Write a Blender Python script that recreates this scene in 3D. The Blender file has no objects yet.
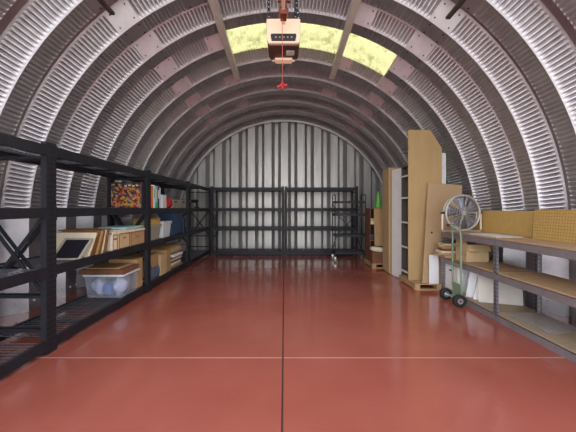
import bpy, bmesh, math, random
from math import sin, cos, pi, radians, sqrt
from mathutils import Vector, Matrix, Euler
random.seed(7)
S = bpy.context.scene
COL = S.collection

# ---------------------------------------------------------------- camera, light, exposure
cam = bpy.data.cameras.new('camera'); cam_o = bpy.data.objects.new('camera', cam); COL.objects.link(cam_o)
cam.sensor_width = 36; cam.lens = 305/576*36
cam.shift_x = 3.5/576; cam.shift_y = -8/576
cam.clip_start = .02; cam.clip_end = 200
cam_o.location = (0, 0, 1.28); cam_o.rotation_euler = (pi/2, 0, 0)
S.camera = cam_o

W = bpy.data.worlds.new('sky'); S.world = W; W.use_nodes = True
bg = W.node_tree.nodes['Background']; bg.inputs[0].default_value = (.95, .96, 1.0, 1); bg.inputs[1].default_value = 4.6

sun = bpy.data.lights.new('sun', 'SUN'); sun.energy = 3; sun.angle = radians(1); sun.color = (1, .95, .85)
sun_o = bpy.data.objects.new('sun', sun); COL.objects.link(sun_o)
sun_o.rotation_euler = (radians(-28), radians(12), 0)

# portal in the open roller door opening: guides the sky light in, gives off none itself
dl = bpy.data.lights.new('door_portal', 'AREA'); dl.shape = 'RECTANGLE'; dl.size = 7; dl.size_y = 4.2
dl.cycles.is_portal = True
dlo = bpy.data.objects.new('door_portal', dl); COL.objects.link(dlo)
dlo.location = (0, -.55, 2.0); dlo.rotation_euler = (radians(90), 0, 0)

S.view_settings.view_transform = 'Standard'; S.view_settings.look = 'None'
S.view_settings.gamma = 1; S.view_settings.exposure = 0.05
S.view_settings.use_curve_mapping = False

# ---------------------------------------------------------------- materials
MATS = {}
def mat(name, col, rough=.6, metal=0, noise=0, scale=8, bump=0, bscale=60, stretch=(1, 1, 1), col2=None, trans=0, alpha=1, spec=.5, coat=0):
    if name in MATS: return MATS[name]
    m = bpy.data.materials.new(name); m.use_nodes = True; nt = m.node_tree; N = nt.nodes; L = nt.links
    b = N['Principled BSDF']
    b.inputs['Base Color'].default_value = (*col, 1); b.inputs['Roughness'].default_value = rough
    b.inputs['Metallic'].default_value = metal; b.inputs['Specular IOR Level'].default_value = spec
    b.inputs['Coat Weight'].default_value = coat
    if trans: b.inputs['Transmission Weight'].default_value = trans; b.inputs['IOR'].default_value = 1.3
    if alpha < 1: b.inputs['Alpha'].default_value = alpha
    tc = N.new('ShaderNodeTexCoord'); mp = N.new('ShaderNodeMapping'); mp.inputs['Scale'].default_value = stretch
    L.new(tc.outputs['Object'], mp.inputs[0])
    if noise or col2:
        n = N.new('ShaderNodeTexNoise'); n.inputs['Scale'].default_value = scale; n.inputs['Detail'].default_value = 6; n.inputs['Roughness'].default_value = .65
        L.new(mp.outputs[0], n.inputs[0])
        r = N.new('ShaderNodeValToRGB'); r.color_ramp.elements[0].position = .3; r.color_ramp.elements[1].position = .7
        c2 = col2 if col2 else tuple(min(1, c*(1+noise)) for c in col)
        c1 = col if col2 else tuple(c*(1-noise) for c in col)
        r.color_ramp.elements[0].color = (*c1, 1); r.color_ramp.elements[1].color = (*c2, 1)
        L.new(n.outputs[0], r.inputs[0]); L.new(r.outputs[0], b.inputs['Base Color'])
    if bump:
        n2 = N.new('ShaderNodeTexNoise'); n2.inputs['Scale'].default_value = bscale; n2.inputs['Detail'].default_value = 4
        L.new(mp.outputs[0], n2.inputs[0])
        bp = N.new('ShaderNodeBump'); bp.inputs['Strength'].default_value = bump; bp.inputs['Distance'].default_value = .01
        L.new(n2.outputs[0], bp.inputs['Height']); L.new(bp.outputs[0], b.inputs['Normal'])
    MATS[name] = m
    return m

galv = mat('galvanized_roof', (.45, .435, .46), .33, .68, .13, 5, .08, 40)
galv_wall = mat('galvanized_wall', (.46, .45, .43), .42, .55, .18, 3, .05, 30, (3, 3, .35))
flash = mat('flashing', (.62, .62, .58), .4, .5, .1, 10)
dark_bolt = mat('dark_bolt', (.05, .045, .05), .6, .3)
black = mat('black_steel', (.014, .015, .021), .5, .0, .25, 14, spec=.35)
slot = mat('slot_shadow', (.004, .004, .005), .9)
wire = mat('wire_black', (.10, .105, .125), .4, .3)
card = mat('cardboard', (.42, .265, .125), .85, 0, .15, 6)
card2 = mat('cardboard_pale', (.55, .40, .22), .85, 0, .12, 6)
card_dark = mat('cardboard_brown', (.17, .07, .035), .8, 0, .3, 8)
cream = mat('cream_paper', (.68, .60, .46), .8, 0, .08, 9)
white = mat('white_laminate', (.78, .78, .79), .45, 0, .05, 5)
whitep = mat('white_plastic_and_daylight', (.72, .74, .78), .4, 0, .05, 5)
tan = mat('tan_board', (.42, .285, .13), .7, 0, .08, 5, stretch=(1, 1, .3))
tan2 = mat('tan_particle', (.40, .27, .15), .75, 0, .08, 30)
peg = mat('pegboard', (.47, .30, .095), .7, 0, .1, 20)
hole = mat('hole', (.03, .02, .01), .9)
wood = mat('raw_wood', (.42, .27, .14), .8, 0, .25, 6, stretch=(1, 8, 1))
deckw = mat('particle_deck', (.36, .28, .20), .7, 0, .15, 40)
deckw2 = mat('particle_deck_tan', (.44, .29, .17), .7, 0, .15, 40)
bench_metal = mat('bench_metal', (.25, .23, .25), .45, .3, .15, 9)
bench_post = mat('bench_post', (.28, .28, .32), .4, .5, .15, 9)
silver = mat('silver_metal', (.6, .6, .62), .3, .8, .1, 9)
green = mat('green_paint', (.20, .28, .20), .5, 0, .15, 12)
lime = mat('lime_plastic', (.14, .55, .05), .5)
rubber = mat('rubber', (.012, .012, .014), .7)
red = mat('red_plastic', (.42, .012, .016), .4)
blue = mat('blue_plastic', (.018, .055, .12), .45, 0, .15, 6)
navy = mat('navy_plastic', (.02, .03, .08), .5)
tarp = mat('blue_tarp', (.10, .13, .22), .5, 0, .3, 12, .4, 20)
rust = mat('rusty_steel', (.20, .055, .03), .7, .3, .4, 25)
brownb = mat('brown_housing', (.10, .045, .035), .5, 0, .1, 9)
rail_m = mat('beige_strut', (.78, .74, .66), .5, .1, .1, 8)
track_m = mat('door_track', (.09, .07, .055), .5, .5, .3, 14)
orange = mat('orange_print', (.75, .17, .03), .5)
yellow = mat('yellow_print', (.70, .50, .12), .5, 0, .2, 40, col2=(.35, .18, .05))
lightblue = mat('light_blue_print', (.35, .60, .72), .5)
gprint = mat('green_print', (.05, .5, .12), .5)
purple = mat('purple_ink', (.30, .05, .22), .6)
greyb = mat('grey_plastic', (.36, .33, .28), .5, 0, .1, 8)
frame_brown = mat('frame_brown', (.19, .085, .03), .5, 0, .2, 20)
frame_gold = mat('frame_gold', (.45, .28, .10), .45, .2, .1, 20)
pic_dark = mat('dark_print', (.010, .010, .016), .3)
blade_m = mat('fan_blade', (.19, .20, .26), .35, .6)
clear = mat('clear_plastic', (.70, .77, .92), .15, 0, trans=.6, alpha=.5)
bagm = mat('bag_plastic', (.50, .55, .72), .4, 0, .3, 6, .5, 14)
bagb = mat('blue_bag', (.12, .20, .5), .5, 0, .3, 6, .4, 14)

def floor_mat():
    m = bpy.data.materials.new('red_painted_concrete'); m.use_nodes = True; nt = m.node_tree; N = nt.nodes; L = nt.links
    b = N['Principled BSDF']
    tc = N.new('ShaderNodeTexCoord')
    n = N.new('ShaderNodeTexNoise'); n.inputs['Scale'].default_value = 1.1; n.inputs['Detail'].default_value = 8; n.inputs['Roughness'].default_value = .6
    L.new(tc.outputs['Object'], n.inputs[0])
    r = N.new('ShaderNodeValToRGB'); r.color_ramp.elements[0].position = .35; r.color_ramp.elements[1].position = .75
    r.color_ramp.elements[0].color = (.31, .083, .062, 1); r.color_ramp.elements[1].color = (.385, .115, .085, 1)
    L.new(n.outputs[0], r.inputs[0]); L.new(r.outputs[0], b.inputs['Base Color'])
    n2 = N.new('ShaderNodeTexNoise'); n2.inputs['Scale'].default_value = 3.5; n2.inputs['Detail'].default_value = 6
    L.new(tc.outputs['Object'], n2.inputs[0])
    r2 = N.new('ShaderNodeMapRange'); r2.inputs[1].default_value = .3; r2.inputs[2].default_value = .7; r2.inputs[3].default_value = .08; r2.inputs[4].default_value = .20
    L.new(n2.outputs[0], r2.inputs[0]); L.new(r2.outputs[0], b.inputs['Roughness'])
    n3 = N.new('ShaderNodeTexNoise'); n3.inputs['Scale'].default_value = 9; n3.inputs['Detail'].default_value = 2
    L.new(tc.outputs['Object'], n3.inputs[0])
    bp = N.new('ShaderNodeBump'); bp.inputs['Strength'].default_value = .10; bp.inputs['Distance'].default_value = .02
    L.new(n3.outputs[0], bp.inputs['Height']); L.new(bp.outputs[0], b.inputs['Normal'])
    return m

def skylight_mat():
    m = bpy.data.materials.new('translucent_fibreglass'); m.use_nodes = True; nt = m.node_tree; N = nt.nodes; L = nt.links
    N.remove(N['Principled BSDF']); out = N['Material Output']
    t = N.new('ShaderNodeBsdfTranslucent'); d = N.new('ShaderNodeBsdfDiffuse'); mx = N.new('ShaderNodeMixShader'); mx.inputs[0].default_value = .75
    tc = N.new('ShaderNodeTexCoord'); n = N.new('ShaderNodeTexNoise'); n.inputs['Scale'].default_value = 9; n.inputs['Detail'].default_value = 8; n.inputs['Roughness'].default_value = .7
    L.new(tc.outputs['Object'], n.inputs[0])
    r = N.new('ShaderNodeValToRGB'); r.color_ramp.elements[0].position = .38; r.color_ramp.elements[1].position = .52
    r.color_ramp.elements[0].color = (.20, .205, .085, 1); r.color_ramp.elements[1].color = (.34, .33, .165, 1)
    L.new(n.outputs[0], r.inputs[0]); L.new(r.outputs[0], t.inputs[0]); L.new(r.outputs[0], d.inputs[0])
    L.new(d.outputs[0], mx.inputs[1]); L.new(t.outputs[0], mx.inputs[2]); L.new(mx.outputs[0], out.inputs[0])
    return m

def art_mat():
    m = bpy.data.materials.new('colourful_box_art'); m.use_nodes = True; nt = m.node_tree; N = nt.nodes; L = nt.links
    b = N['Principled BSDF']; b.inputs['Roughness'].default_value = .35
    tc = N.new('ShaderNodeTexCoord'); v = N.new('ShaderNodeTexVoronoi'); v.inputs['Scale'].default_value = 38
    L.new(tc.outputs['Object'], v.inputs[0])
    sp = N.new('ShaderNodeSeparateColor'); L.new(v.outputs['Color'], sp.inputs[0])
    r = N.new('ShaderNodeValToRGB'); r.color_ramp.interpolation = 'CONSTANT'
    cols = [(.30, .02, .015), (.42, .28, .03), (.015, .012, .02), (.42, .12, .03), (.30, .24, .16), (.08, .015, .02), (.32, .20, .03), (.03, .05, .10), (.02, .012, .012)]
    e = r.color_ramp.elements; e[0].color = (*cols[0], 1); e[1].position = 1/9; e[1].color = (*cols[1], 1)
    for i in range(2, 9): q = e.new(i/9); q.color = (*cols[i], 1)
    L.new(sp.outputs[0], r.inputs[0]); L.new(r.outputs[0], b.inputs['Base Color'])
    return m

def lens_mat():
    m = bpy.data.materials.new('lit_lens'); m.use_nodes = True; b = m.node_tree.nodes['Principled BSDF']
    b.inputs['Base Color'].default_value = (.72, .52, .38, 1); b.inputs['Roughness'].default_value = .4
    b.inputs['Emission Color'].default_value = (1, .62, .40, 1); b.inputs['Emission Strength'].default_value = .28
    return m

# ---------------------------------------------------------------- mesh helpers
class MB:
    def __init__(s): s.v = []; s.f = []; s.m = []; s.mats = []
    def mi(s, m):
        if m not in s.mats: s.mats.append(m)
        return s.mats.index(m)
    def add(s, vs, fs, m):
        o = len(s.v); k = s.mi(m); s.v += [tuple(v) for v in vs]
        for f in fs: s.f.append(tuple(i+o for i in f)); s.m.append(k)
        return s
    def box(s, x0, x1, y0, y1, z0, z1, m, M=None):
        vs = [Vector(p) for p in ((x0, y0, z0), (x1, y0, z0), (x1, y1, z0), (x0, y1, z0), (x0, y0, z1), (x1, y0, z1), (x1, y1, z1), (x0, y1, z1))]
        if M: vs = [M @ v for v in vs]
        return s.add(vs, [(0, 3, 2, 1), (4, 5, 6, 7), (0, 1, 5, 4), (1, 2, 6, 5), (2, 3, 7, 6), (3, 0, 4, 7)], m)
    def bar(s, a, b, w, h, m, up=(0, 0, 1)):
        a = Vector(a); b = Vector(b); d = (b-a); L = d.length; d.normalize()
        u = Vector(up)
        if abs(d.dot(u)) > .99: u = Vector((0, 1, 0))
        x = d.cross(u).normalized(); z = x.cross(d).normalized()
        M = Matrix((x, d, z)).transposed().to_4x4(); M.translation = a
        return s.box(-w/2, w/2, 0, L, -h/2, h/2, m, M)
    def tube(s, pts, r, m, n=8, closed=False):
        pts = [Vector(p) for p in pts]; rings = []; N = len(pts)
        prev = None
        for i, p in enumerate(pts):
            if closed: d = (pts[(i+1) % N]-pts[i-1])
            else: d = (pts[min(i+1, N-1)]-pts[max(i-1, 0)])
            d.normalize()
            u = prev if prev else (Vector((0, 0, 1)) if abs(d.z) < .9 else Vector((1, 0, 0)))
            x = (u - d*u.dot(d)).normalized(); y = d.cross(x); prev = x
            rr = r[i] if isinstance(r, (list, tuple)) else r
            rings.append([p+x*rr*cos(2*pi*k/n)+y*rr*sin(2*pi*k/n) for k in range(n)])
        vs = [v for R in rings for v in R]; fs = []
        for i in range(N if closed else N-1):
            j = (i+1) % N
            for k in range(n): fs.append((i*n+k, i*n+(k+1) % n, j*n+(k+1) % n, j*n+k))
        if not closed: fs.append(tuple(range(n-1, -1, -1))); fs.append(tuple((N-1)*n+k for k in range(n)))
        return s.add(vs, fs, m)
    def prism(s, pts, axis, a0, a1, m):
        # pts 2D outline in the plane normal to axis
        def P(p, a):
            if axis == 'x': return (a, p[0], p[1])
            if axis == 'y': return (p[0], a, p[1])
            return (p[0], p[1], a)
        n = len(pts); vs = [P(p, a0) for p in pts]+[P(p, a1) for p in pts]
        fs = [tuple(range(n)), tuple(range(2*n-1, n-1, -1))]+[(i, i+n, (i+1) % n+n, (i+1) % n) for i in range(n)]
        return s.add(vs, fs, m)
    def build(s, name, parent=None, bevel=0, smooth=False, fix=True):
        me = bpy.data.meshes.new(name); me.from_pydata(s.v, [], s.f)
        for m in s.mats: me.materials.append(m)
        me.polygons.foreach_set('material_index', s.m)
        if fix:
            b = bmesh.new(); b.from_mesh(me); bmesh.ops.recalc_face_normals(b, faces=b.faces); b.to_mesh(me); b.free()
        if smooth: me.shade_smooth()
        o = bpy.data.objects.new(name, me); COL.objects.link(o)
        if parent: o.parent = parent
        if bevel:
            q = o.modifiers.new('bevel', 'BEVEL'); q.width = bevel; q.segments = 2; q.limit_method = 'ANGLE'
        return o

def tag(o, label, cat, group=None):
    o['label'] = label; o['category'] = cat
    if group: o['group'] = group
    return o
def thing(name, label, cat, loc=(0, 0, 0), rz=0, group=None):
    o = bpy.data.objects.new(name, None); COL.objects.link(o); o.location = loc; o.rotation_euler = (0, 0, rz)
    o.empty_display_size = .1
    return tag(o, label, cat, group)
def copy_tree(o, parent=None):
    c = o.copy(); COL.objects.link(c)
    if parent: c.parent = parent
    for ch in [q for q in bpy.data.objects if q.parent == o]: copy_tree(ch, c)
    return c
def struct(o): o['kind'] = 'structure'; return o

# ---------------------------------------------------------------- the shell
RIN, DEP, CX = 3.16, .20, .0
PITCH = .635
def czy(y): return .68+.061*(8.85-y)      # the arch springs a little higher towards the front
def sample_path():
    """angles (deg from vertical) / heights along the arch: list of (nx, nz, base-point function, crimp phase s, theta)"""
    P = []
    da = .052/6
    dth = math.degrees(da/3.3)
    th = -90.0
    P.append(('L', 0.0, -90)); P.append(('L', 1, -90))
    n = int(180/dth)
    for i in range(n+1):
        P.append(('A', -90+180*i/n, -90+180*i/n))
    P.append(('R', 1, 90)); P.append(('R', 0.0, 90))
    return P
def point(p, R, y):
    if p[0] == 'A':
        t = radians(p[1]); return Vector((CX+R*sin(t), y, czy(y)+R*cos(t)))
    return Vector((CX+(R if p[0] == 'R' else -R), y, p[1]*(czy(y)-.001)))
def inward(p):
    if p[0] == 'A': t = radians(p[1]); return Vector((-sin(t), 0, -cos(t)))
    return Vector((-1 if p[0] == 'R' else 1, 0, 0))
PATH = sample_path()
COARSE = [('L', 0.0, -90), ('L', 1, -90)]+[('A', -90+2*i, -90+2*i) for i in range(91)]+[('R', 1, 90), ('R', 0, 90)]
def wave(th):
    s = radians(th)*3.3/.052
    c = .5-.5*cos(2*pi*s)
    return c**1.5
AMP = -.0105
# one panel, near to far, from the middle of one outer flat to the middle of the next (y offset from crest edge, depth, crimp, direction)
wn = Vector((0, -.19, -.18)).normalized()
def prof():
    # (dy, r offset, crimp weight, (ny, nr) of the crimp displacement)
    W = (-.77, -.64); H = .17; rows = [(-.2475, DEP, 0, (0, -1)), (-H, DEP, 0, W)]
    for d, w in ((-.156, 0), (-.146, .6), (-.135, 1), (-.045, 1), (-.032, .8), (-.020, .4), (-.010, .08), (-.004, 0)):
        rows.append((d, DEP*(-d)/H, w, W))
    rows.append((0, 0, 0, (0, -1)))
    for d, w in ((.006, 0), (.016, .7), (.028, 1.15), (.190, 1.15), (.204, .7), (.214, 0), (.22, 0)):
        rows.append((d, 0, w, (0, -1)))
    return rows + [(.235, .03, 0, (.8, -.6)), (.31, DEP, 0, (0, -1)), (.3875, DEP, 0, (0, -1))]
SKY = (-17.2, 33.0)
def plates(k):
    return [-33-.5*k, 33+.5*k] + ([-17.3-.45*k] if k % 2 == 0 else [16.9+.45*k])
def smooth_here(k, th):
    if abs(th) > 86: return True
    return any(abs(th-a) < 2.9 for a in plates(k))
sky_m = skylight_mat()
def ring(mb, k, path, crimp=True, lo=None, hi=None, m=galv, thick=False):
    e = 8.85-PITCH*k
    P = [p for p in path if (lo is None or (p[0] == 'A' and lo <= p[1] <= hi))]
    pr = prof(); vs = []; fs = []
    n = len(pr)
    for p in P:
        inn = inward(p)
        w = wave(p[2]) if (crimp and p[0] == 'A' and not smooth_here(k, p[2])) else 0
        for (dy, dr, cw, (ny, nr)) in pr:
            a = AMP*w*cw
            q = point(p, RIN+dr, min(e+dy, 9.2)) + inn*(-nr*a) + Vector((0, ny*a, 0))
            vs.append(q)
    for i in range(len(P)-1):
        for j in range(n-1):
            fs.append((i*n+j, i*n+j+1, (i+1)*n+j+1, (i+1)*n+j))
    mb.add(vs, fs, m)
roof = MB()
for k in range(0, 15):
    vis = k <= 10
    path = PATH if vis else COARSE
    if k == 6:
        ring(roof, k, [p for p in path if p[2] <= SKY[0]+.3], vis)
        ring(roof, k, [p for p in path if p[2] >= SKY[1]-.3], vis)
    else: ring(roof, k, path, vis)
    if vis:
        e = 8.85-PITCH*k
        for a in plates(k):
            if k == 6 and SKY[0] < a < SKY[1]: continue
            for sa in (-1.9, 1.9):
                for dy, dr in ((-.135, DEP*.79), (-.036, DEP*.21), (.04, 0), (.19, 0)):
                    t = radians(a+sa); c = Vector((CX+(RIN+dr)*sin(t), e+dy, czy(e+dy)+(RIN+dr)*cos(t)))
                    inn = Vector((-sin(t), 0, -cos(t))); ax = (Vector((0, -.72, 0))+inn*.69) if dy < 0 else inn
                    roof.tube([c-ax*.002, c+ax*.008], .011, dark_bolt, 6)
def wall_r(y):
    for k in range(15):
        d = y-(8.85-PITCH*k)
        pr = prof()
        if pr[0][0] <= d <= pr[-1][0]:
            for a, b_ in zip(pr, pr[1:]):
                if a[0] <= d <= b_[0]: return RIN+a[1]+(b_[1]-a[1])*(d-a[0])/max(1e-6, b_[0]-a[0])
    return RIN
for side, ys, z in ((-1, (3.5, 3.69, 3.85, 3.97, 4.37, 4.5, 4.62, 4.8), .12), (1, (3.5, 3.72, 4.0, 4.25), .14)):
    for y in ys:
        x = CX+side*(wall_r(y)+.004); roof.tube([(x, y, z), (x-side*.014, y, z)], .014, whitep, 10)  # daylight showing through bolt holes, put in as plain white discs
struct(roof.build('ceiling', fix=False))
sk = MB(); ring(sk, 6, PATH, True, SKY[0], SKY[1], sky_m)
struct(sk.build('window_1', fix=False))

# arch flashing round the back wall
fl = MB(); vs = []; fs = []
pp = COARSE
for p in pp:
    for R, y in ((RIN+.03, 8.86), (RIN-.045, 8.86), (RIN-.045, 8.90), (RIN+.03, 8.90)): vs.append(point(p, R, y))
for i in range(len(pp)-1):
    for j in range(4): fs.append((i*4+j, i*4+(j+1) % 4, (i+1)*4+(j+1) % 4, (i+1)*4+j))
fl.add(vs, fs, flash); struct(fl.build('trim_1'))

# back wall, deep vertical ribs
bw = MB(); xs = []
per = .487
for i in range(-8, 9):
    c = CX+i*per
    xs += [(c-.105, 8.98), (c+.105, 8.98), (c+.195, 9.16), (c+per-.195, 9.16)]
vs = []; fs = []
for x, y in xs: vs += [(x, y, 0), (x, y, 4.1)]
for i in range(len(xs)-1): fs.append((2*i, 2*i+2, 2*i+3, 2*i+1))
bw.add(vs, fs, galv_wall); struct(bw.build('wall_back', fix=False))

# floor
fm = floor_mat()
f = MB(); f.box(-3.6, 3.6, -.6, 9.3, -.1, 0, fm); struct(f.build('floor'))
joint = mat('joint_dark', (.05, .018, .014), .6); jl = mat('joint_light', (.50, .30, .25), .5)
f = MB(); f.box(-.020, -.008, -.6, 8.95, 0, .0015, joint); struct(f.build('trim_2'))
f = MB(); f.box(-3.3, 3.3, 2.602, 2.61, 0, .0012, jl); struct(f.build('trim_3'))
apron = mat('concrete', (.45, .43, .40), .8, 0, .1, 3)
f = MB(); f.box(-14, 14, -16, -.6, -.12, -.02, apron); struct(f.build('ground'))

# ---------------------------------------------------------------- overhead fittings
for sx, lab in ((-1, 'long beige ceiling strut on the left of the garage door opener'), (1, 'long beige ceiling strut on the right of the garage door opener')):
    t = thing('ceiling_strut', lab, 'ceiling strut', (CX+sx*.93, 0, czy(0)+sqrt(RIN**2-.93**2)-.035), 0, 'beige struts under the arch')
    t.rotation_euler = (-math.atan(.061), 0, 0)
    b = MB(); b.box(-.05, .05, .3, 6.0, -.03, .008, rail_m); b.box(-.05, -.041, .3, 6.0, .008, .03, rail_m); b.box(.041, .05, .3, 6.0, .008, .03, rail_m)
    b.build('channel', t)
    b = MB(); b.box(-.03, .03, 5.94, 6.03, .012, .05, rail_m); b.build('end_bracket', t)
for sx, lab in ((-1, 'dark door track hanging under the roof at the upper left'), (1, 'dark door track hanging under the roof at the upper right')):
    t = thing('door_track', lab, 'door track', ((-1.60 if sx < 0 else 1.52), 0, 3.08 if sx < 0 else 3.04), 0, 'overhead door tracks')
    b = MB(); b.box(-.02, .02, .1, 2.84, -.004, .004, track_m); b.box(sx*.018-.003, sx*.018+.003, .1, 2.84, 0, .05, track_m); b.box(-sx*.018-.003, -sx*.018+.003, .1, 2.84, 0, .02, track_m)
    b.build('track', t)
    b = MB(); b.box(sx*.023-.003, sx*.023+.003, 2.66, 2.70, 0, .66, track_m); b.build('hanger_strap', t)

lens = lens_mat()
op = thing('garage_door_opener', 'lit beige garage door opener hanging from the middle of the arch', 'garage door opener', (-.01, 3.12, 2.94))
b = MB()
b.prism([(-.165, .25), (.165, .25), (.165, .03), (.145, 0), (-.145, 0), (-.165, .03)], 'y', 0, .30, brownb)
b.build('housing', op, .008)
b = MB(); b.prism([(-.172, .262), (.172, .262), (.172, .06), (.155, .015), (-.155, .015), (-.172, .06)], 'y', -.03, 0.02, lens); b.build('lamp_cover', op, .01)
b = MB(); b.prism([(-.125, .10), (.125, .10), (.13, .08), (.12, .03), (-.12, .03), (-.13, .08)], 'y', -.045, -.028, pic_dark)
for i in range(5): b.box(-.085+i*.04, -.07+i*.04, -.048, -.044, .055, .07, frame_gold)
b.build('vent_panel', op, .004)
b = MB(); b.box(.03, .115, .10, .19, -.004, .001, white)
for i in range(4): b.box(.04, .105, .112+i*.018, .118+i*.018, -.006, -.003, greyb)
b.build('label', op)
b = MB(); b.tube([(-.12, .33, 0), (-.12, .30, -.01), (.12, .30, -.01), (.12, .33, 0)], .012, cream, 6); b.prism([(-.10, .01), (.10, .01), (.09, -.022), (-.09, -.022)], 'y', .25, .34, lens); b.build('rear_lamp', op)
bl = bpy.data.lights.new('opener_bulb', 'AREA'); bl.shape = 'DISK'; bl.size = .2; bl.energy = 24; bl.color = (1, .86, .70)
blo = bpy.data.objects.new('opener_bulb', bl); COL.objects.link(blo); blo.parent = op; blo.location = (0, .30, -.035)
b = MB(); b.box(-.016, .016, -2.7, -.03, .20, .235, rail_m); b.build('rail', op)
b = MB(); b.box(-.03, .03, -.26, -.14, .165, .20, rust); b.build('trolley', op)
def strap(x0, z0, x1, z1, y):
    b = MB(); b.bar((x0, y, z0), (x1, y, z1), .028, .004, black, (0, 1, 0))
    L = Vector((x1-x0, 0, z1-z0)); n = int(L.length/.05)
    for i in range(n):
        q = Vector((x0, y, z0))+L*((i+.5)/n); b.tube([q+Vector((0, -.004, 0)), q+Vector((0, .004, 0))], .007, silver, 6)
    b.build('hanger_strap', op)
strap(-.15, .25, -.17, 1.22, .05); strap(.12, .25, .16, 1.22, .05); strap(.09, .76, .155, .26, .0)
b = MB(); b.box(-.05, .05, .02, .10, .25, .40, rust); b.box(-.035, -.01, .0, .03, .40, 1.2, rust); b.box(.015, .035, 0, .03, .40, 1.2, rust)
b.box(-.06, .07, -.01, .02, .45, .475, rust); b.build('motor_bracket', op)
cord = thing('release_cord', 'red emergency release cord with handle hanging under the opener', 'pull cord', (-.022, 2.93, 2.44))
b = MB(); b.tube([(0, 0, .04), (.002, 0, .3), (0, 0, .66)], .0028, mat('red_rope', (.55, .12, .10), .7), 6); b.build('rope', cord)
b = MB(); b.tube([(-.045, 0, 0), (0, 0, .03), (.045, 0, .015)], .013, red, 8); b.tube([(0, 0, .045), (0, 0, -.02)], .013, red, 8); b.build('handle', cord)

# ---------------------------------------------------------------- black storage racks
SH = (.12, .76, 1.28, 1.83)
RW, RD = 1.95, .61
def make_rack():
    t = thing('storage_rack', '', 'shelving rack', (0, 0, 0), 0, 'black steel storage racks')
    for x in (-RW/2, RW/2-.056):
        for y, fr in ((-RD/2, 1), (RD/2-.05, 0)):
            b = MB(); b.box(x, x+.056, y, y+.05, 0, 1.86, black)
            b.box(x-.001, x+.057, y-.006, y+.056, 0, .012, black)
            if fr:
                z = .06
                while z < 1.82:
                    for dx in (.014, .038): b.box(x+dx, x+dx+.010, y-.001, y, z, z+.024, slot)
                    sx = x-.001 if x < 0 else x+.056
                    b.box(sx, sx+.001, y+.02, y+.032, z, z+.024, slot)
                    z += .05
            b.build('post', t)
    for z in SH:
        for y in (-RD/2, RD/2-.035):
            b = MB(); b.box(-RW/2+.06, RW/2-.06, y, y+.035, z-.085, z, black); 
            yy = y-.003 if y < 0 else y+.035
            b.box(-RW/2+.03, -RW/2+.062, yy, yy+.003, z-.11, z+.01, black); b.box(RW/2-.062, RW/2-.03, yy, yy+.003, z-.11, z+.01, black)
            b.build('beam', t)
    for z in SH:
        b = MB()
        x = -RW/2+.07
        while x < RW/2-.06:
            b.box(x, x+.008, -RD/2+.036, RD/2-.036, z-.014, z-.008, wire); x += .05
        for i in range(6):
            y = -RD/2+.045+i*(RD-.095)/5; b.box(-RW/2+.065, RW/2-.065, y, y+.006, z-.020, z-.014, wire)
        for x in (-.5, 0, .5): b.box(x, x+.03, -RD/2+.036, RD/2-.036, z-.045, z-.021, black)
        b.build('wire_deck', t)
    for x in (-RW/2+.03, RW/2-.03):
        for z in (.20, .50, 1.72):
            b = MB(); b.box(x-.012, x+.012, -RD/2+.05, RD/2-.05, z-.012, z+.012, black); b.build('tie_bar', t)
        b = MB()
        b.bar((x-.004, -RD/2+.05, .54), (x-.004, RD/2-.05, 1.20), .03, .012, black, (1, 0, 0)); b.bar((x+.004, -RD/2+.05, 1.20), (x+.004, RD/2-.05, .54), .03, .012, black, (1, 0, 0))
        b.build('cross_brace', t)
    return t
rack = make_rack()
spots = [((-2.375, 1.7325), pi/2, 'black steel rack nearest on the left, bare wire decks, cut by the photo edge'),
         ((-2.375, 3.6875), pi/2, 'black left-wall rack holding the picture frames and clear bin'),
         ((-2.375, 5.6425), pi/2, 'black left-wall rack holding the books, blue tote and paper stack'),
         ((-2.375, 7.5975), pi/2, 'black left-wall rack in the far left corner, nearly empty'),
         ((-.99, 8.43), 0, 'empty black rack against the back wall, left one of the pair'),
         ((.985, 8.43), 0, 'empty black rack against the back wall, right one behind the rolling cart')]
for i, ((x, y), r, lab) in enumerate(spots):
    o = rack if i == 0 else copy_tree(rack)
    o.location = (x, y, 0); o.rotation_euler = (0, 0, r); o['label'] = lab

# ---------------------------------------------------------------- rolling cart
ct = thing('rolling_cart', 'tall black wire rolling cart in front of the right back rack', 'cart', (1.56, 7.42, 0))
hw, hd = .36, .2
for z in (1.42, 1.12, .62, .22):
    b = MB()
    pts = [(-hw, -hd, z), (hw, -hd, z), (hw, hd, z), (-hw, hd, z)]
    for i in range(4): b.bar(pts[i], pts[(i+1) % 4], .014, .05, black)
    for i in range(11): b.box(-hw+.02+i*.066, -hw+.026+i*.066, -hd, hd, z-.003, z+.003, wire)
    b.build('wire_shelf', ct)
for x in (-hw, hw):
    for y in (-hd, hd):
        b = MB(); b.tube([(x, y, .12), (x, y, 1.56)], .013, black, 8); b.build('post', ct)
    b = MB(); b.tube([(x, -hd, 1.55), (x, -hd+.03, 1.60), (x, hd-.03, 1.60), (x, hd, 1.55)], .011, black, 8); b.build('handle', ct)
for y in (hd,):
    b = MB(); b.bar((-hw+.12, y, .62), (hw-.12, y, 1.12), .02, .02, black); b.bar((hw-.12, y, .62), (-hw+.12, y, 1.12), .02, .02, black)
    b.build('cross_brace', ct)
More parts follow.
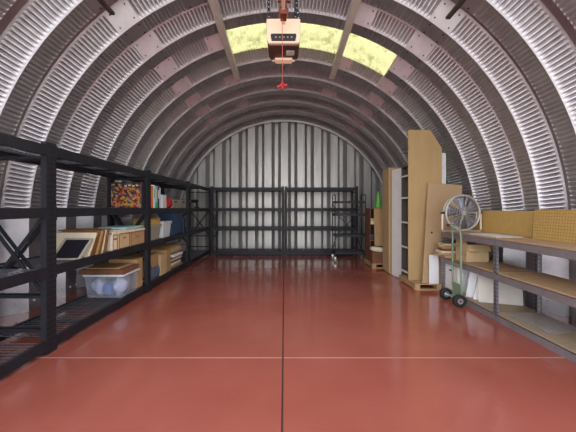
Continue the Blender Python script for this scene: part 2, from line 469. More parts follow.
for sx in (-1, 1):
    for z0, z1 in ((1.12, 1.42), (.22, .62)):
        b = MB(); b.tube([(sx*hw, hd, z1 if z0 > 1 else z0), (sx*(hw-.05), hd, (z0+z1)/2), (sx*(hw-.12), hd, z0 if z0 > 1 else z1)], .011, black, 6); b.build('corner_brace', ct)
    for sy in (-1, 1):
        b = MB(); c = Vector((sx*hw, sy*hd, .04)); b.tube([c+Vector((-.014, 0, 0)), c+Vector((.014, 0, 0))], .04, greyb, 14)
        b.box(c.x-.02, c.x+.02, c.y-.012, c.y+.012, .055, .12, silver); b.build('caster', ct)

# ---------------------------------------------------------------- things on the left racks
def open_box(b, x0, x1, y0, y1, z0, z1, t, m, M=None):
    b.box(x0, x1, y0, y1, z0, z0+t, m, M)
    b.box(x0, x0+t, y0, y1, z0+t, z1, m, M); b.box(x1-t, x1, y0, y1, z0+t, z1, m, M)
    b.box(x0+t, x1-t, y0, y0+t, z0+t, z1, m, M); b.box(x0+t, x1-t, y1-t, y1, z0+t, z1, m, M)
Z1, Z2, Z3, Z4 = (z-.007 for z in SH)

# framed pictures, leaning back
def make_frame(label, w, h, y, x, lean, fm_, inner, e=.028, z=Z2, group='picture frames leaning on the left rack'):
    t = thing('picture_frame', label, 'picture frame', (x, y, z), 0, group)
    M = Matrix.Rotation(-lean, 4, 'X')
    b = MB()
    b.box(-w/2, w/2, 0, .02, 0, e, fm_, M); b.box(-w/2, w/2, 0, .02, h-e, h, fm_, M); b.box(-w/2, -w/2+e, 0, .02, e, h-e, fm_, M); b.box(w/2-e, w/2, 0, .02, e, h-e, fm_, M)
    b.build('frame', t)
    b = MB(); b.box(-w/2+e, w/2-e, .006, .016, e, h-e, inner, M); b.build('picture', t)
    return t
make_frame('picture frame with a black print, lying furthest back at the front of the stack', .30, .30, 3.10, -2.24, radians(48), greyb, pic_dark, .022)
specs = [('pale frame directly behind the black print', cream, cream), ('dark brown frame, second behind the black print', frame_brown, cream), ('brown frame, third behind the black print', frame_brown, card),
         ('gold frame in the middle of the leaning stack', frame_gold, cream), ('dark brown frame just behind the gold one', frame_brown, cream), ('pale frame, last but one before the file boxes', cream, cream), ('brown frame resting closest to the file boxes', frame_brown, card)]
for i, (lab, a, c) in enumerate(specs):
    make_frame(lab, .46-.01*(i % 3), .29-.008*(i % 2), 3.27+i*.052, -2.335, radians(30-i*2.6), a, c)

def box_thing(name, label, cat, x0, x1, y0, y1, z0, z1, m, group=None, bev=.004, rz=0):
    cx, cy = (x0+x1)/2, (y0+y1)/2
    b = MB(); b.box(x0-cx, x1-cx, y0-cy, y1-cy, 0, z1-z0, m)
    o = b.build(name, None, bev); o.location = (cx, cy, z0); o.rotation_euler = (0, 0, rz)
    return tag(o, label, cat, group)
def edged_box(label, y0, y1, m, mark=False):
    t = thing('file_box', label, 'cardboard box', (-2.10, (y0+y1)/2, Z2), 0, 'file boxes beside the picture frames')
    h = (y1-y0)/2
    b = MB(); b.box(-.42, 0, -h, h, 0, .225, m); b.build('body', t, .004)
    b = MB(); b.box(-.425, .006, -h, h, .20, .232, cream); b.build('lid', t, .003)
    b = MB()
    b.box(0, .004, -h+.01, h-.01, .006, .014, frame_brown); b.box(0, .004, -h+.01, h-.01, .188, .196, frame_brown)
    b.box(0, .004, -h+.01, -h+.018, .006, .196, frame_brown); b.box(0, .004, h-.018, h-.01, .006, .196, frame_brown)
    if mark:
        b.build('edge_line', t)
        b = MB(); b.tube([(.004, -.05, .12), (.004, -.02, .135), (.004, 0, .11), (.004, .03, .13), (.004, .06, .12)], .004, purple, 5); b.build('scribble', t)
    else:
        b.build('edge_line', t)
        b = MB(); b.box(0, .005, -.03, .03, .13, .15, frame_brown); b.build('handle_slot', t)
edged_box('narrow cream box with dark outline next to the leaning frames', 3.72, 3.84, cream)
edged_box('cream file box with dark edging and a handle slot', 3.86, 4.14, card2)
edged_box('tan cardboard box with purple scribble by the rack post', 4.16, 4.58, card, True)
box_thing('flat_board', 'brown flat panel lying on top of the leaning frames', 'board', -2.60, -2.14, 3.50, 3.78, Z2+.262, Z2+.275, frame_brown, 'flat boards on the frames and boxes')
box_thing('flat_board', 'long cream board lying across the file boxes', 'board', -2.56, -2.12, 3.80, 4.50, Z2+.234, Z2+.247, cream, 'flat boards on the frames and boxes', rz=.02)
box_thing('flat_folder', 'blue-edged flat folder on top of the cream board', 'folder', -2.48, -2.10, 4.05, 4.55, Z2+.249, Z2+.268, lightblue)

# colourful box
am = art_mat()
t = thing('game_box', 'large box with busy red and yellow artwork on the left rack', 'box', (-2.31, 4.50, Z3))
b = MB(); b.box(-.225, .225, -.05, .05, 0, .385, pic_dark); b.build('body', t, .003)
b = MB(); b.box(-.215, .215, -.056, -.05, .012, .36, am); b.build('printed_front', t)
b = MB()
b.tube([(-.14+.055*cos(q*pi/8), -.058, .27+.055*sin(q*pi/8)) for q in range(16)], .010, navy, 5, True)
b.build('printed_emblem', t)
b = MB(); b.box(-.03, .20, -.0575, -.056, .305, .352, pic_dark)
for i in range(4): b.box(-.02+i*.055, .015+i*.055, -.060, -.0574, .318+.008*(i % 2), .338+.008*(i % 2), cream)
b.build('printed_title', t)

# standing books / boxed games
silver2 = mat('pale_metal', (.46, .44, .40), .45, .3, .1, 9)
bx = [('orange', orange, .36, .10, 'orange boxed book at the near end of the upright row'),
      ('white', whitep, .38, .055, 'thin white boxed book next to the orange one'),
      ('lb', lightblue, .37, .10, 'light blue boxed book with a green lower spine'),
      ('navy', navy, .36, .07, 'navy boxed book beside the light blue one'),
      ('grey', whitep, .35, .04, 'slim white book at the far end of the upright row')]
yy = 4.80
for nm, m, h, w, lab in bx:
    t = thing('boxed_book', lab, 'book', (-2.25, yy, Z3), 0, 'boxed books standing on the left rack')
    b = MB(); b.box(-.14, .14, 0, w, 0, h, m); b.build('cover', t, .003)
    b = MB(); b.box(.139, .1425, w*.25, w*.75, h*.45, h*.85, {'orange': yellow, 'white': gprint, 'lb': cream, 'navy': white, 'grey': lightblue}[nm])
    if nm == 'lb': b.box(.139, .1425, .004, w-.004, .01, .10, gprint); b.box(-.12, .12, -.0015, 0, .02, .12, gprint)
    b.build('spine_print', t); yy += w+.008
box_thing('grey_case', 'pale grey upright case beyond the boxed books', 'case', -2.40, -2.12, 5.30, 5.48, Z3, Z3+.24, whitep)
t = thing('tape_roll', 'large red roll standing on its rim on the left rack', 'roll', (-2.19, 5.62, Z3+.105), 0)
b = MB(); b.tube([(-.0, -.07, 0), (0, .07, 0)], .105, red, 24); b.build('roll', t)
b = MB(); b.tube([(0, -.073, 0), (0, -.069, 0)], .045, cream, 16); b.tube([(0, -.075, 0), (0, -.072, 0)], .03, rubber, 16); b.build('core', t)
t = thing('metal_tray', 'beige metal tray with black handles beyond the red roll', 'tray', (-2.34, 6.20, Z3))
b = MB(); open_box(b, -.22, .2, -.33, .33, 0, .17, .008, greyb); b.build('body', t)
for y in (-.25, .2):
    b = MB(); b.tube([(.21, y-.05, .12), (.23, y-.04, .13), (.23, y+.04, .13), (.21, y+.05, .12)], .01, black, 6); b.build('handle', t)
t = thing('cordless_drill', 'black cordless drill on the far left corner rack', 'drill', (-2.21, 7.55, Z3))
b = MB(); b.tube([(-.10, 0, .17), (-.04, 0, .175), (.06, 0, .175), (.08, 0, .17)], [.03, .04, .04, .03], black, 10); b.build('body', t)
b = MB(); b.bar((.03, 0, .15), (.04, 0, .03), .045, .035, black); b.build('grip', t)
b = MB(); b.box(-.01, .085, -.035, .035, 0, .04, rubber); b.build('battery', t)
b = MB(); b.tube([(-.16, 0, .172), (-.10, 0, .172)], [.012, .022], silver, 8); b.build('chuck', t)

# bins on third shelf, third bay
def bin_thing(name, label, cat, c, sx, sy, h, m, lidm, rimm=None):
    t = thing(name, label, cat, c)
    b = MB(); k = .88
    vs = []
    for z, q in ((0, k), (h, 1)):
        for a, d in ((-1, -1), (1, -1), (1, 1), (-1, 1)): vs.append((a*sx/2*q, d*sy/2*q, z))
    b.add(vs, [(0, 3, 2, 1), (0, 1, 5, 4), (1, 2, 6, 5), (2, 3, 7, 6), (3, 0, 4, 7)], m)
    o = b.build('body', t); q = o.modifiers.new('w', 'SOLIDIFY'); q.thickness = .004
    b = MB(); r = .012
    for a in (-1, 1):
        b.box(-sx/2-r, sx/2+r, a*(sy/2+r/2)-r/2, a*(sy/2+r/2)+r/2, h-.03, h, rimm or m); b.box(a*(sx/2+r/2)-r/2, a*(sx/2+r/2)+r/2, -sy/2, sy/2, h-.03, h, rimm or m)
    b.build('rim', t)
    if lidm: b = MB(); b.box(-sx/2-.015, sx/2+.015, -sy/2-.015, sy/2+.015, h+.001, h+.018, lidm); b.build('lid', t, .004)
    return t
bin_thing('storage_bin', 'grey storage bin under the patterned yellow box', 'bin', (-2.34, 5.02, Z2), .42, .46, .235, greyb, greyb)
t = thing('patterned_box', 'flat yellow box with brown pattern on the grey bin', 'box', (-2.26, 5.02, Z2+.255))
b = MB(); b.box(-.13, .13, -.2, .2, 0, .10, yellow); b.build('body', t, .003)
b = MB(); b.box(-.135, .135, -.205, .205, .075, .105, frame_gold); b.build('lid', t, .003)
t = bin_thing('storage_bin', 'white storage bin with small blue label on the left rack', 'bin', (-2.33, 5.55, Z2), .40, .36, .27, whitep, whitep)
b = MB(); b.box(.02, .10, -.178, -.172, .03, .08, blue); b.build('label', t)
bin_thing('storage_tote', 'tall blue storage tote behind the white bin', 'tote', (-2.27, 6.12, Z2), .27, .60, .42, blue, blue)
t = thing('dark_case', 'dark navy case standing at the end of the blue tote', 'case', (-2.33, 6.495, Z2))
b = MB(); b.box(-.2, .2, -.06, .06, 0, .33, navy); b.build('body', t, .01)
b = MB(); b.tube([(.0, -.03, .33), (.0, -.03, .355), (.0, .04, .355), (.0, .04, .33)], .008, black, 6); b.build('handle', t)

# clear bin with brown lid
t = thing('clear_bin', 'clear plastic bin full of blue and white bags, low on left rack', 'bin', (-2.345, 4.17, Z1))
sx, sy, h = .50, .44, .30
b = MB(); vs = []
for z, q in ((0, .88), (h, 1)):
    for a, d in ((-1, -1), (1, -1), (1, 1), (-1, 1)): vs.append((a*sx/2*q, d*sy/2*q, z))
b.add(vs, [(0, 3, 2, 1), (0, 1, 5, 4), (1, 2, 6, 5), (2, 3, 7, 6), (3, 0, 4, 7)], clear); b.build('body', t)
b = MB()
for a in (-1, 1):
    b.box(-sx/2-.015, sx/2+.015, a*(sy/2+.006)-.008, a*(sy/2+.006)+.008, h-.02, h, whitep); b.box(a*(sx/2+.006)-.008, a*(sx/2+.006)+.008, -sy/2, sy/2, h-.02, h, whitep)
b.build('rim', t)
def blob(name, c, r, m, label, cat, group, seed):
    rnd = random.Random(seed); bm = bmesh.new(); bmesh.ops.create_icosphere(bm, subdivisions=3, radius=1)
    ph = [rnd.uniform(0, 6) for _ in range(6)]
    for v in bm.verts:
        d = 1+.10*sin(v.co.x*5+ph[0])+.09*sin(v.co.y*7+ph[1])+.08*sin(v.co.z*6+v.co.x*4+ph[2])
        v.co = Vector((v.co.x*r[0]*d, v.co.y*r[1]*d, v.co.z*r[2]*d))
    me = bpy.data.meshes.new(name); bm.to_mesh(me); bm.free(); me.materials.append(m); me.shade_smooth()
    o = bpy.data.objects.new(name, me); COL.objects.link(o); o.location = c; return tag(o, label, cat, group)
G = 'bags inside the clear bin'
blob('plastic_bag', (-2.47, 4.13, Z1+.13), (.10, .13, .12), bagm, 'pale crumpled bag on the left inside the clear bin', 'bag', G, 1)
blob('plastic_bag', (-2.34, 4.10, Z1+.10), (.07, .10, .085), bagb, 'dark blue bag in the middle of the clear bin', 'bag', G, 2)
blob('plastic_bag', (-2.22, 4.15, Z1+.13), (.09, .15, .12), bagm, 'pale crumpled bag on the right inside the clear bin', 'bag', G, 3)
t = thing('box_lid', 'shallow brown cardboard lid lying on the clear bin', 'lid', (-2.37, 4.18, Z1+.303))
b = MB(); b.box(-.29, .27, -.23, .23, 0, .06, card_dark); b.build('tray', t, .004)
b = MB(); b.box(-.24, .2, -.18, .2, .061, .075, card); b.build('liner', t, .003)

# low boxes in the third bay
def carton(label, x0, x1, y0, y1, z0, z1, m, group, flaps=False, rz=0, name='cardboard_box'):
    cx, cy = (x0+x1)/2, (y0+y1)/2; w, d, h = (x1-x0)/2, (y1-y0)/2, z1-z0
    t = thing(name, label, 'cardboard box', (cx, cy, z0), rz, group)
    b = MB()
    if flaps: open_box(b, -w, w, -d, d, 0, h, .005, m)
    else: b.box(-w, w, -d, d, 0, h, m)
    b.build('body', t, 0 if flaps else .004)
    if flaps:
        M = Matrix.Translation((w, 0, h)) @ Matrix.Rotation(radians(38), 4, 'Y')
        b = MB(); b.box(0, .14, -d, d, -.004, 0, m, M); b.build('flap', t)
        M = Matrix.Translation((-w, 0, h)) @ Matrix.Rotation(radians(-105), 4, 'Y')
        b = MB(); b.box(-.0, .10, -d, d, -.004, 0, m, Matrix.Translation((-w, 0, h)) @ Matrix.Rotation(radians(-80), 4, 'Y')); b.build('flap', t)
        b = MB(); b.box(-w, w, -.003, 0, 0, .10, m, Matrix.Translation((0, -d, h)) @ Matrix.Rotation(radians(150), 4, 'X')); b.build('flap', t)
    else:
        b = MB(); b.box(-w, w, -.025, .025, h, h+.0015, frame_gold); b.box(w, w+.0015, -.025, .025, h-.06, h, frame_gold); b.build('tape', t)
    return t
GL = 'cardboard boxes low on the left racks'
carton('plain cardboard box behind the clear bin next to the post', -2.55, -2.14, 4.42, 4.60, Z1, Z1+.42, card, GL)
carton('cardboard box half covered by blue sheeting', -2.60, -2.15, 4.80, 5.20, Z1, Z1+.40, card, GL)
carton('cardboard box between the blue sheeting and the paper stack', -2.56, -2.13, 5.24, 5.50, Z1, Z1+.36, card2, GL)
carton('taller cardboard box next to the paper stack', -2.56, -2.14, 5.53, 5.74, Z1, Z1+.40, card, GL)
b = MB(); vs = []; fs = []; nn = 16
for i in range(nn+1):
    for j in range(9):
        u = i/nn; v = j/8; y = 4.79+.38*u+.01*sin(v*7)
        top = Z1+.405-.22*abs(sin(u*2.2+.2))*v
        z = Z1+.02+(top-Z1-.02)*v
        vs.append((-2.14+.012*sin(u*19+v*5)+.012*(1-v), y, z))
for i in range(nn):
    for j in range(8): fs.append((i*9+j, i*9+j+1, (i+1)*9+j+1, (i+1)*9+j))
b.add(vs, fs, tarp); o = b.build('blue_sheeting', fix=False, smooth=True); q = o.modifiers.new('w', 'SOLIDIFY'); q.thickness = .004; q.offset = 1
tag(o, 'crumpled blue sheeting hanging over a low cardboard box', 'tarp')
z = Z1
pc = [(card, .05), (white, .035), (card_dark, .04), (cream, .05), (card_dark, .03), (white, .05), (frame_brown, .035), (card2, .045), (cream, .04)]
nm = ['bottom one', 'second from the bottom', 'third from the bottom', 'fourth from the bottom', 'fifth from the bottom', 'sixth from the bottom', 'third from the top', 'second from the top', 'topmost one']
cn = {card: 'brown', white: 'white', card_dark: 'dark brown', cream: 'cream', frame_brown: 'dark', card2: 'tan'}
for i, (m, hh) in enumerate(pc):
    w = .36+random.uniform(-.04, .04); d = .56+random.uniform(-.08, .1); ox = random.uniform(-.02, .02)
    box_thing('flat_carton', cn[m]+' flat carton in the far low stack, '+nm[i], 'flat carton', -2.35-w/2+ox, -2.35+w/2+ox, 6.15-d/2, 6.15+d/2, z, z+hh, m, 'flat cartons stacked low on the left rack', .003, random.uniform(-.08, .08)); z += hh+.001
b = MB(); vs = []; fs = []
for i in range(13):
    u = i/12
    for s_ in (0, 1): vs.append((-2.56+.46*s_, 5.80+.72*u, z+.008+.035*sin(u*pi)+.02*s_*sin(u*9)**2))
for i in range(12): fs.append((2*i, 2*i+2, 2*i+3, 2*i+1))
b.add(vs, fs, card); o = b.build('cardboard_sheet', fix=False); q = o.modifiers.new('w', 'SOLIDIFY'); q.thickness = .006
tag(o, 'loose bent cardboard sheet on top of the flat carton stack', 'cardboard sheet')

# ---------------------------------------------------------------- right-hand workbench shelving
BX0, BX1 = 2.40, 2.92
def make_bench(y0, y1, label, far=True):
    t = thing('workbench_shelf', label, 'shelf unit', (BX0, y0, 0), 0, 'grey metal workbench shelves')
    L = y1-y0; D = BX1-BX0
    for x in (0, D-.05):
        for y in ((0, L-.05) if far else (0,)):
            b = MB(); m = bench_post
            if x == 0: b.box(x, x+.004, y, y+.045, 0, .925, m); b.box(x, x+.03, y, y+.004, 0, .925, m)
            else: b.box(x+.046, x+.05, y, y+.05, 0, .925, m); b.box(x, x+.05, y, y+.004, 0, .925, m)
            z = .04
            while z < .9:
                b.box(x-.001, x, y+.016, y+.028, z, z+.022, slot); b.box(x+.012, x+.020, y-.001, y, z, z+.018, slot if x == 0 else cream); z += .045
            b.build('post', t)
    for zt, m in ((.94, deckw2), (.55, deckw2), (.09, deckw)):
        b = MB(); b.box(.008, D-.008, .006, L-.006, zt-.018, zt, m); b.build('shelf_board', t)
        for x in (-.006, D-.012):
            b = MB(); b.box(x, x+.018, 0.0, L, zt-.092, zt-.019, bench_metal); b.box(x-.003, x+.021, 0, L, zt-.024, zt-.019, bench_metal); b.build('beam', t)
        for y in (.005, L-.02):
            b = MB(); b.box(.015, D-.02, y, y+.015, zt-.085, zt-.02, bench_metal); b.build('end_beam', t)
    return t
make_bench(3.46, 4.66, 'far grey workbench shelf carrying the fan, crate box and white boards')
make_bench(1.58, 3.45, 'near grey workbench shelf with bare shelves at the right photo edge', False)

# pegboards
def pegboard(label, x, y0, y1, z0, z1, holes, lean):
    t = MB(); L = y1-y0; h = z1-z0
    t.box(0, .008, 0, L, 0, h, peg)
    if holes:
        z = .025
        while z < h-.01:
            y = .025
            while y < L-.01:
                t.box(-.0008, 0, y, y+.008, z, z+.008, hole); y += .0254*1.25
            z += .0254*1.25
    o = t.build('pegboard'); o.location = (x, y0, z0); o.rotation_euler = (0, lean, 0)
    return tag(o, label, 'pegboard', 'pegboards on the workbench')
pegboard('plain-faced tan hardboard panel behind the bench, the farther panel', 2.85, 3.52, 4.62, .942, 1.245, False, .08)
pegboard('tan pegboard with rows of holes at the right photo edge', 2.76, 2.20, 3.40, .942, 1.265, True, .10)
box_thing('white_sheet', 'thin white sheet lying on the far bench top', 'board', 2.43, 2.74, 3.50, 4.02, .9415, .947, white)

# fan
fan = thing('drum_fan', 'round silver fan in a yoke on the far workbench end', 'fan', (2.52, 4.34, .942), radians(4))
R = .25; cz = .27
b = MB()
b.tube([(R*cos(a*pi/24), -.03, cz+R*sin(a*pi/24)) for a in range(48)], .012, silver2, 8, True)
b.tube([(R*cos(a*pi/24), .03, cz+R*sin(a*pi/24)) for a in range(48)], .009, silver2, 8, True)
vs = []; fs = []
for a in range(48):
    for y in (-.03, .03): vs.append((R*cos(a*pi/24), y, cz+R*sin(a*pi/24)))
for a in range(48): fs.append((2*a, 2*((a+1) % 48), 2*((a+1) % 48)+1, 2*a+1))
b.add(vs, fs, silver2); b.build('drum', fan)
b = MB()
for rr in (.06, .095, .13, .165, .2, .233): b.tube([(rr*cos(a*pi/20), -.044+.014*(rr/R), cz+rr*sin(a*pi/20)) for a in range(40)], .0018, silver2, 5, True)
for a in range(20):
    q = 2*pi*a/20; b.tube([(.03*cos(q), -.045, cz+.03*sin(q)), (R*cos(q), -.030, cz+R*sin(q))], .0018, silver2, 5)
for a in range(6):
    q = 2*pi*a/6+.3; b.tube([(.03*cos(q), -.047, cz+.03*sin(q)), (R*cos(q), -.032, cz+R*sin(q))], .0035, silver2, 5)
b.build('grille', fan)
b = MB(); b.tube([(0, -.055, cz), (0, -.042, cz)], .028, silver2, 16); b.build('badge', fan)
for k in range(5):
    q0 = 2*pi*k/5+.5; vs = []; fs = []
    for i in range(7):
        rr = .04+.19*i/6; half = .30+.22*i/6
        for j in range(5):
            a = q0+half*(j/4-.5)*1.6; vs.append((rr*cos(a), -.006+.03*(j/4-.5), cz+rr*sin(a)))
    for i in range(6):
        for j in range(4): fs.append((i*5+j, i*5+j+1, (i+1)*5+j+1, (i+1)*5+j))
    b = MB(); b.add(vs, fs, blade_m); o = b.build('blade', fan, fix=False, smooth=True); q = o.modifiers.new('w', 'SOLIDIFY'); q.thickness = .003
b = MB(); b.tube([(0, -.03, cz), (0, .03, cz)], .055, blade_m, 20); b.tube([(0, .03, cz), (0, .11, cz)], .07, bench_metal, 20); b.build('motor', fan)
b = MB(); b.bar((-R, .03, cz), (R, .03, cz), .02, .012, silver2); b.bar((0, .03, cz-R), (0, .03, cz+R), .02, .012, silver2, (1, 0, 0)); b.build('motor_mount', fan)
b = MB(); w = R+.035
b.bar((-w, 0, .03), (-w, 0, cz+.02), .022, .008, cream, (0, 1, 0)); b.bar((w, 0, .03), (w, 0, cz+.02), .022, .008, cream, (0, 1, 0)); b.bar((-w, 0, .012), (w, 0, .012), .03, .012, silver2)
b.bar((-w*.7, -.09, .008), (-w*.7, .12, .008), .025, .012, silver2); b.bar((w*.7, -.09, .008), (w*.7, .12, .008), .025, .012, silver2)
b.build('yoke', fan)
for s_ in (-1, 1):
    b = MB(); b.tube([(s_*(R+.005), 0, cz), (s_*(w+.015), 0, cz)], .016, black, 10); b.build('knob', fan)

# hand truck
ht = thing('hand_truck', 'pale green two-wheeled hand truck leaning at the far bench', 'hand truck', (2.285, 4.10, 0))
for y in (-.10, .10):
    b = MB(); b.tube([(.045, y, .03), (.03, y, .30), (.03, y, .90), (.02, y*.9, .98)], .012, green, 8); b.build('rail', ht)
b = MB(); b.tube([(.02, .09, .98), (.0, .085, 1.02), (-.06, .06, 1.045), (-.09, 0, 1.05), (-.06, -.06, 1.045), (.0, -.085, 1.02), (.02, -.09, .98)], .013, green, 8)
b.build('handle', ht)
b = MB(); b.tube([(-.075, -.03, 1.049), (-.09, 0, 1.05), (-.075, .03, 1.049)], .018, mat('dark_red_grip', (.12, .01, .01), .5), 8); b.build('grip', ht)
for z in (.25, .52, .78):
    b = MB(); b.box(.022, .04, -.10, .10, z-.018, z+.018, green); b.build('crossbar', ht)
b = MB(); b.box(.03, .042, -.11, .11, .03, .24, green); b.build('back_plate', ht)
b = MB(); b.box(.04, .10, -.12, .12, .006, .014, green); b.build('toe_plate', ht)
b = MB(); b.tube([(-.03, -.17, .082), (-.03, .17, .082)], .009, silver, 8); b.box(-.035, .04, -.08, -.07, .07, .1, green); b.box(-.035, .04, .07, .08, .07, .1, green); b.build('axle', ht)
for y in (-.165, .165):
    b = MB(); c = Vector((-.03, y, .082))
    b.tube([c+Vector((0, -.026, 0)), c+Vector((0, -.02, 0)), c+Vector((0, .02, 0)), c+Vector((0, .026, 0))], [.066, .08, .08, .066], rubber, 24)
    w_ = b.build('wheel', ht)
    b = MB(); b.tube([c+Vector((0, -.030, 0)), c+Vector((0, .030, 0))], .036, silver, 18); b.tube([c+Vector((0, -.034, 0)), c+Vector((0, .034, 0))], .012, black, 10); b.build('hub', w_)

# things on the far bench unit
carton('open cardboard box with spread flaps on the bench middle shelf', 2.46, 2.76, 4.12, 4.38, .55, .785, card2, None, True)
wb = [(2.33, 2.72, 4.44, 4.64, .035, wood, 'rough wood board at the bottom of the scrap pile on the middle shelf'),
      (2.26, 2.70, 4.47, 4.66, .030, wood, 'rough wood board second up in the scrap pile'),
      (2.30, 2.66, 4.46, 4.64, .03, cream, 'cream board third up in the scrap pile'),
      (2.34, 2.60, 4.45, 4.62, .03, card_dark, 'dark brown board fourth up in the scrap pile'),
      (2.31, 2.64, 4.46, 4.65, .025, frame_gold, 'golden board fifth up in the scrap pile'),
      (2.27, 2.50, 4.48, 4.63, .028, wood, 'short rough wood board near the top of the scrap pile'),
      (2.33, 2.62, 4.47, 4.64, .012, cream, 'thin cream board at the very top of the scrap pile')]
z = .551
for x0, x1, y0, y1, hh, m, lab in wb:
    box_thing('scrap_board', lab, 'board', x0, x1, y0, y1, z, z+hh, m, 'scrap boards on the bench middle shelf', .002, random.uniform(-.06, .06)); z += hh+.002
t = thing('glove', 'dark crumpled cloth on top of the scrap boards', 'cloth', (2.45, 4.54, z)); bpy.data.objects.remove(t)
o = blob('crumpled_cloth', (2.46, 4.54, z+.022), (.12, .07, .022), mat('dark_cloth', (.05, .055, .06), .9), 'dark crumpled cloth on top of the scrap boards', 'cloth', None, 5)
t = thing('white_storage_box', 'white storage box on the bottom shelf behind the hand truck', 'box', (2.62, 4.45, .09))
b = MB(); b.box(-.19, .2, -.17, .16, 0, .36, white); b.build('body', t, .006)
b = MB(); b.box(-.20, .205, -.178, .165, .361, .395, greyb); b.build('lid', t, .004)
b = MB(); b.box(-.197, -.19, -.04, .04, .27, .29, black); b.build('handle_slot', t)
def leaning_panel(name, label, cat, p0, p1, z0, h, th, m, lean, group=None, roll=0, bev=.002):
    a = Vector((*p0, z0)); c = Vector((*p1, z0)); d = c-a; ang = math.atan2(d.y, d.x)
    b = MB(); b.box(0, d.length, 0, th, 0, h, m); o = b.build(name, None, bev)
    o.location = a; o.rotation_euler = Matrix.Rotation(ang, 3, 'Z').to_euler()
    o.rotation_euler = (Matrix.Rotation(ang, 3, 'Z') @ Matrix.Rotation(-lean, 3, 'X') @ Matrix.Rotation(roll, 3, 'Y')).to_euler()
    return tag(o, label, cat, group)
GP = 'white boards under the far bench'
leaning_panel('white_board', 'largest white board standing on the bench bottom shelf', 'board', (2.455, 3.86), (2.90, 3.70), .092, .37, .012, mat('off_white', (.58, .57, .53), .5, 0, .06, 6), .10, GP)
leaning_panel('white_board', 'narrow white board tilted in front of the white storage box', 'board', (2.43, 4.10), (2.50, 4.04), .092, .36, .02, whitep, .04, GP, .16)
leaning_panel('white_board', 'slim grey-white board tilted against the largest white one', 'board', (2.46, 3.98), (2.54, 3.93), .092, .34, .018, white, .05, GP, .2)
leaning_panel('white_board', 'small white board behind the slim tilted boards', 'board', (2.52, 4.18), (2.80, 4.14), .092, .36, .015, whitep, .05, GP)
b = MB(); vs = []; fs = []
for i in range(11):
    for j in range(6):
        u, v = i/10, j/5; vs.append((2.48+.36*v, 2.85+.55*u, .094+.012*sin(u*6+v*3)**2+.02*v*v))
for i in range(10):
    for j in range(5): fs.append((i*6+j, i*6+j+1, (i+1)*6+j+1, (i+1)*6+j))
b.add(vs, fs, clear); o = b.build('clear_plastic_sheet', fix=False, smooth=True)
tag(o, 'wavy clear plastic sheet lying on the near bench bottom shelf', 'plastic sheet')

# ---------------------------------------------------------------- pallets and tall panels on the right
def pallet(label, x0, x1, y0, y1):
    t = thing('wooden_pallet', label, 'pallet', ((x0+x1)/2, (y0+y1)/2, 0), 0, 'wooden pallets on the floor')
    w, d = (x1-x0)/2, (y1-y0)/2
    for x in (-w, -.04, w-.08):
        b = MB(); b.box(x, x+.08, -d, d, .016, .085, wood); b.build('runner', t)
    n = 6
    for i in range(n):
        y = -d+i*(2*d-.09)/(n-1); b = MB(); b.box(-w, w, y, y+.09, .085, .102, wood); b.build('deck_board', t)
    for y in (-d, d-.09):
        b = MB(); b.box(-w, w, y, y+.09, 0, .016, wood); b.build('bottom_board', t)
    return t
pallet('wooden pallet under the tallest tan board and leaning board', 2.03, 2.80, 4.74, 5.41)
pallet('wooden pallet under the far boxes beside the rolling cart', 1.86, 2.60, 6.45, 7.15)

inner = mat('cabinet_inside', (.07, .065, .06), .7)
t = thing('bookcase', 'dark bookcase with white shelf edges hidden behind the tallest tan board', 'bookcase', (2.06, 5.03, .102))
for y in (0, .35):
    b = MB(); b.box(0.01, .50, y, y+.02, 0, 1.87, inner); b.build('side_panel', t)
b = MB(); b.box(.48, .50, .021, .349, 0, 1.87, inner); b.build('back_panel', t)
for z in (.08, .50, .92, 1.34, 1.71):
    s_ = MB(); s_.box(.02, .479, .021, .349, z, z+.02, inner); sh = s_.build('shelf', t)
    s_ = MB(); s_.box(-.004, .02, .021, .349, z-.003, z+.024, white); e_ = s_.build('shelf_edge', sh); e_['label'] = 'white shelf edge'
b = MB(); b.box(0.01, .50, 0, .37, 1.871, 1.89, inner); b.build('top_panel', t)
b = MB(); b.prism([(0, 0), (.55, 0), (.55, 2.16), (.36, 2.46), (0, 2.46)], 'y', 0, .02, tan); o = b.build('tall_board', None, .002); o.location = (2.03, 5.0, .102)
tag(o, 'tallest tan board with a clipped top right corner on the pallet', 'board')
t = thing('white_cabinet', 'tall narrow white cabinet left of the tallest tan board', 'cabinet', (2.115, 5.44, 0), radians(13))
b = MB(); b.box(.02, .40, 0, .36, .0, 2.0, white); b.build('body', t, .003)
b = MB(); b.box(0, .018, .003, .357, .02, 2.0, white); b.build('door', t, .002)
t = thing('tan_cabinet', 'tall narrow tan cabinet furthest along the right side', 'cabinet', (2.02, 5.90, 0), radians(-3))
b = MB(); b.box(.02, .42, 0, .46, 0, 2.06, tan); b.build('body', t, .003)
b = MB(); b.box(0, .018, .003, .457, .02, 2.06, card2); b.build('door', t, .002)
box_thing('white_board', 'thin white panel standing behind the right edge of the tallest board', 'board', 2.60, 2.70, 5.10, 5.13, .102, 2.20, white)

lp = leaning_panel('leaning_board', 'tan wooden board with one round hole leaning on the tallest board', 'board', (2.17, 4.80), (2.70, 4.76), .103, 1.60, .02, tan2, radians(5), None, radians(5))
b = MB(); b.tube([(.10, -.0015, .80), (.10, .001, .80)], .016, hole, 12); b.build('hole', lp)
leaning_panel('white_board', 'bluish white panel standing on the pallet below the scrap boards', 'board', (2.25, 4.735), (2.395, 4.73), .103, .45, .02, whitep, .02, None)

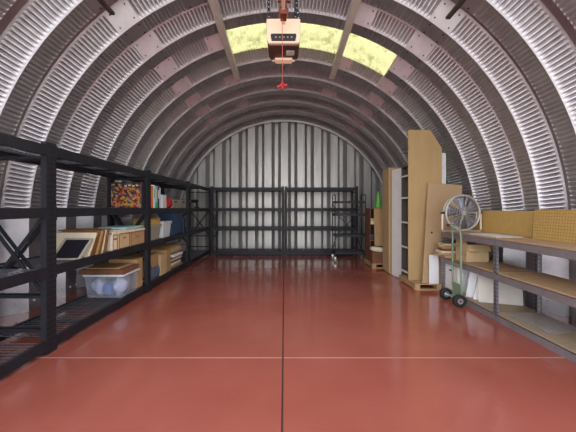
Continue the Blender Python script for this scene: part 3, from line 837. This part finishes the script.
# far boxes on the second pallet
t = thing('open_bookcase', 'small brown open bookcase on the far pallet beside the cart', 'bookcase', (1.88, 6.72, .102))
b = MB(); b.box(0, .016, 0, .36, 0, 1.15, card_dark); b.build('side_panel', t)
b = MB(); b.box(.42, .436, 0, .36, 0, 1.15, card_dark); b.build('side_panel', t)
b = MB(); b.box(.016, .42, .345, .36, 0, 1.15, inner); b.build('back_panel', t)
b = MB(); b.box(-.005, .441, -.01, .365, 1.151, 1.175, card_dark); b.build('top', t)
for z in (.02, .45, .80):
    b = MB(); b.box(.017, .419, .0, .344, z, z+.016, card_dark); b.build('shelf', t)
z0 = .102
for i, (x, y, z, w, h, m, lab) in enumerate([(1.90, 6.76, .816, .15, .07, cream, 'cream bundle on the upper shelf of the brown bookcase'), (1.91, 6.76, .886, .13, .06, card2, 'tan bundle on top of the cream one in the bookcase'), (1.90, 6.76, .466, .15, .13, navy, 'dark box on the middle shelf of the brown bookcase')]):
    box_thing('bundle', lab, 'bundle', x, x+w, y, y+.24, z0+z+.001, z0+z+h, m, 'things inside the brown bookcase')
t = thing('dark_crate', 'dark low crate under the white cushion on the far pallet', 'crate', (1.99, 6.56, .102))
b = MB(); open_box(b, -.13, .16, -.10, .10, 0, .22, .012, card_dark); b.build('body', t)
b = MB(); b.box(-.13, .16, -.10, .10, .221, .235, card_dark); b.build('lid', t)
bm = bmesh.new(); bmesh.ops.create_icosphere(bm, subdivisions=3, radius=1)
for v in bm.verts:
    c = v.co; v.co = Vector((math.copysign(abs(c.x)**.6, c.x)*.16, math.copysign(abs(c.y)**.6, c.y)*.09, math.copysign(abs(c.z)**.8, c.z)*.055))
me = bpy.data.meshes.new('cushion'); bm.to_mesh(me); bm.free(); me.materials.append(cream); me.shade_smooth()
o = bpy.data.objects.new('cushion', me); COL.objects.link(o); o.location = (2.00, 6.56, .392); o.rotation_euler = (0, .12, 0); tag(o, 'white cushion on the dark crate beside the cart', 'cushion')
leaning_panel('cardboard_sheet', 'brown cardboard sheet leaning upright on the small bookcase', 'cardboard sheet', (1.97, 6.66), (2.17, 6.66), .45, .82, .01, card, .02, None, radians(-1))
t = thing('safety_cone', 'lime green cone standing on top of the brown bookcase', 'cone', (2.11, 6.86, 1.278))
b = MB(); b.box(-.08, .08, -.08, .08, 0, .02, lime); b.build('base', t, .005)
b = MB(); b.tube([(0, 0, .02), (0, 0, .2), (0, 0, .38)], [.068, .044, .022], lime, 20); b.build('cone', t)
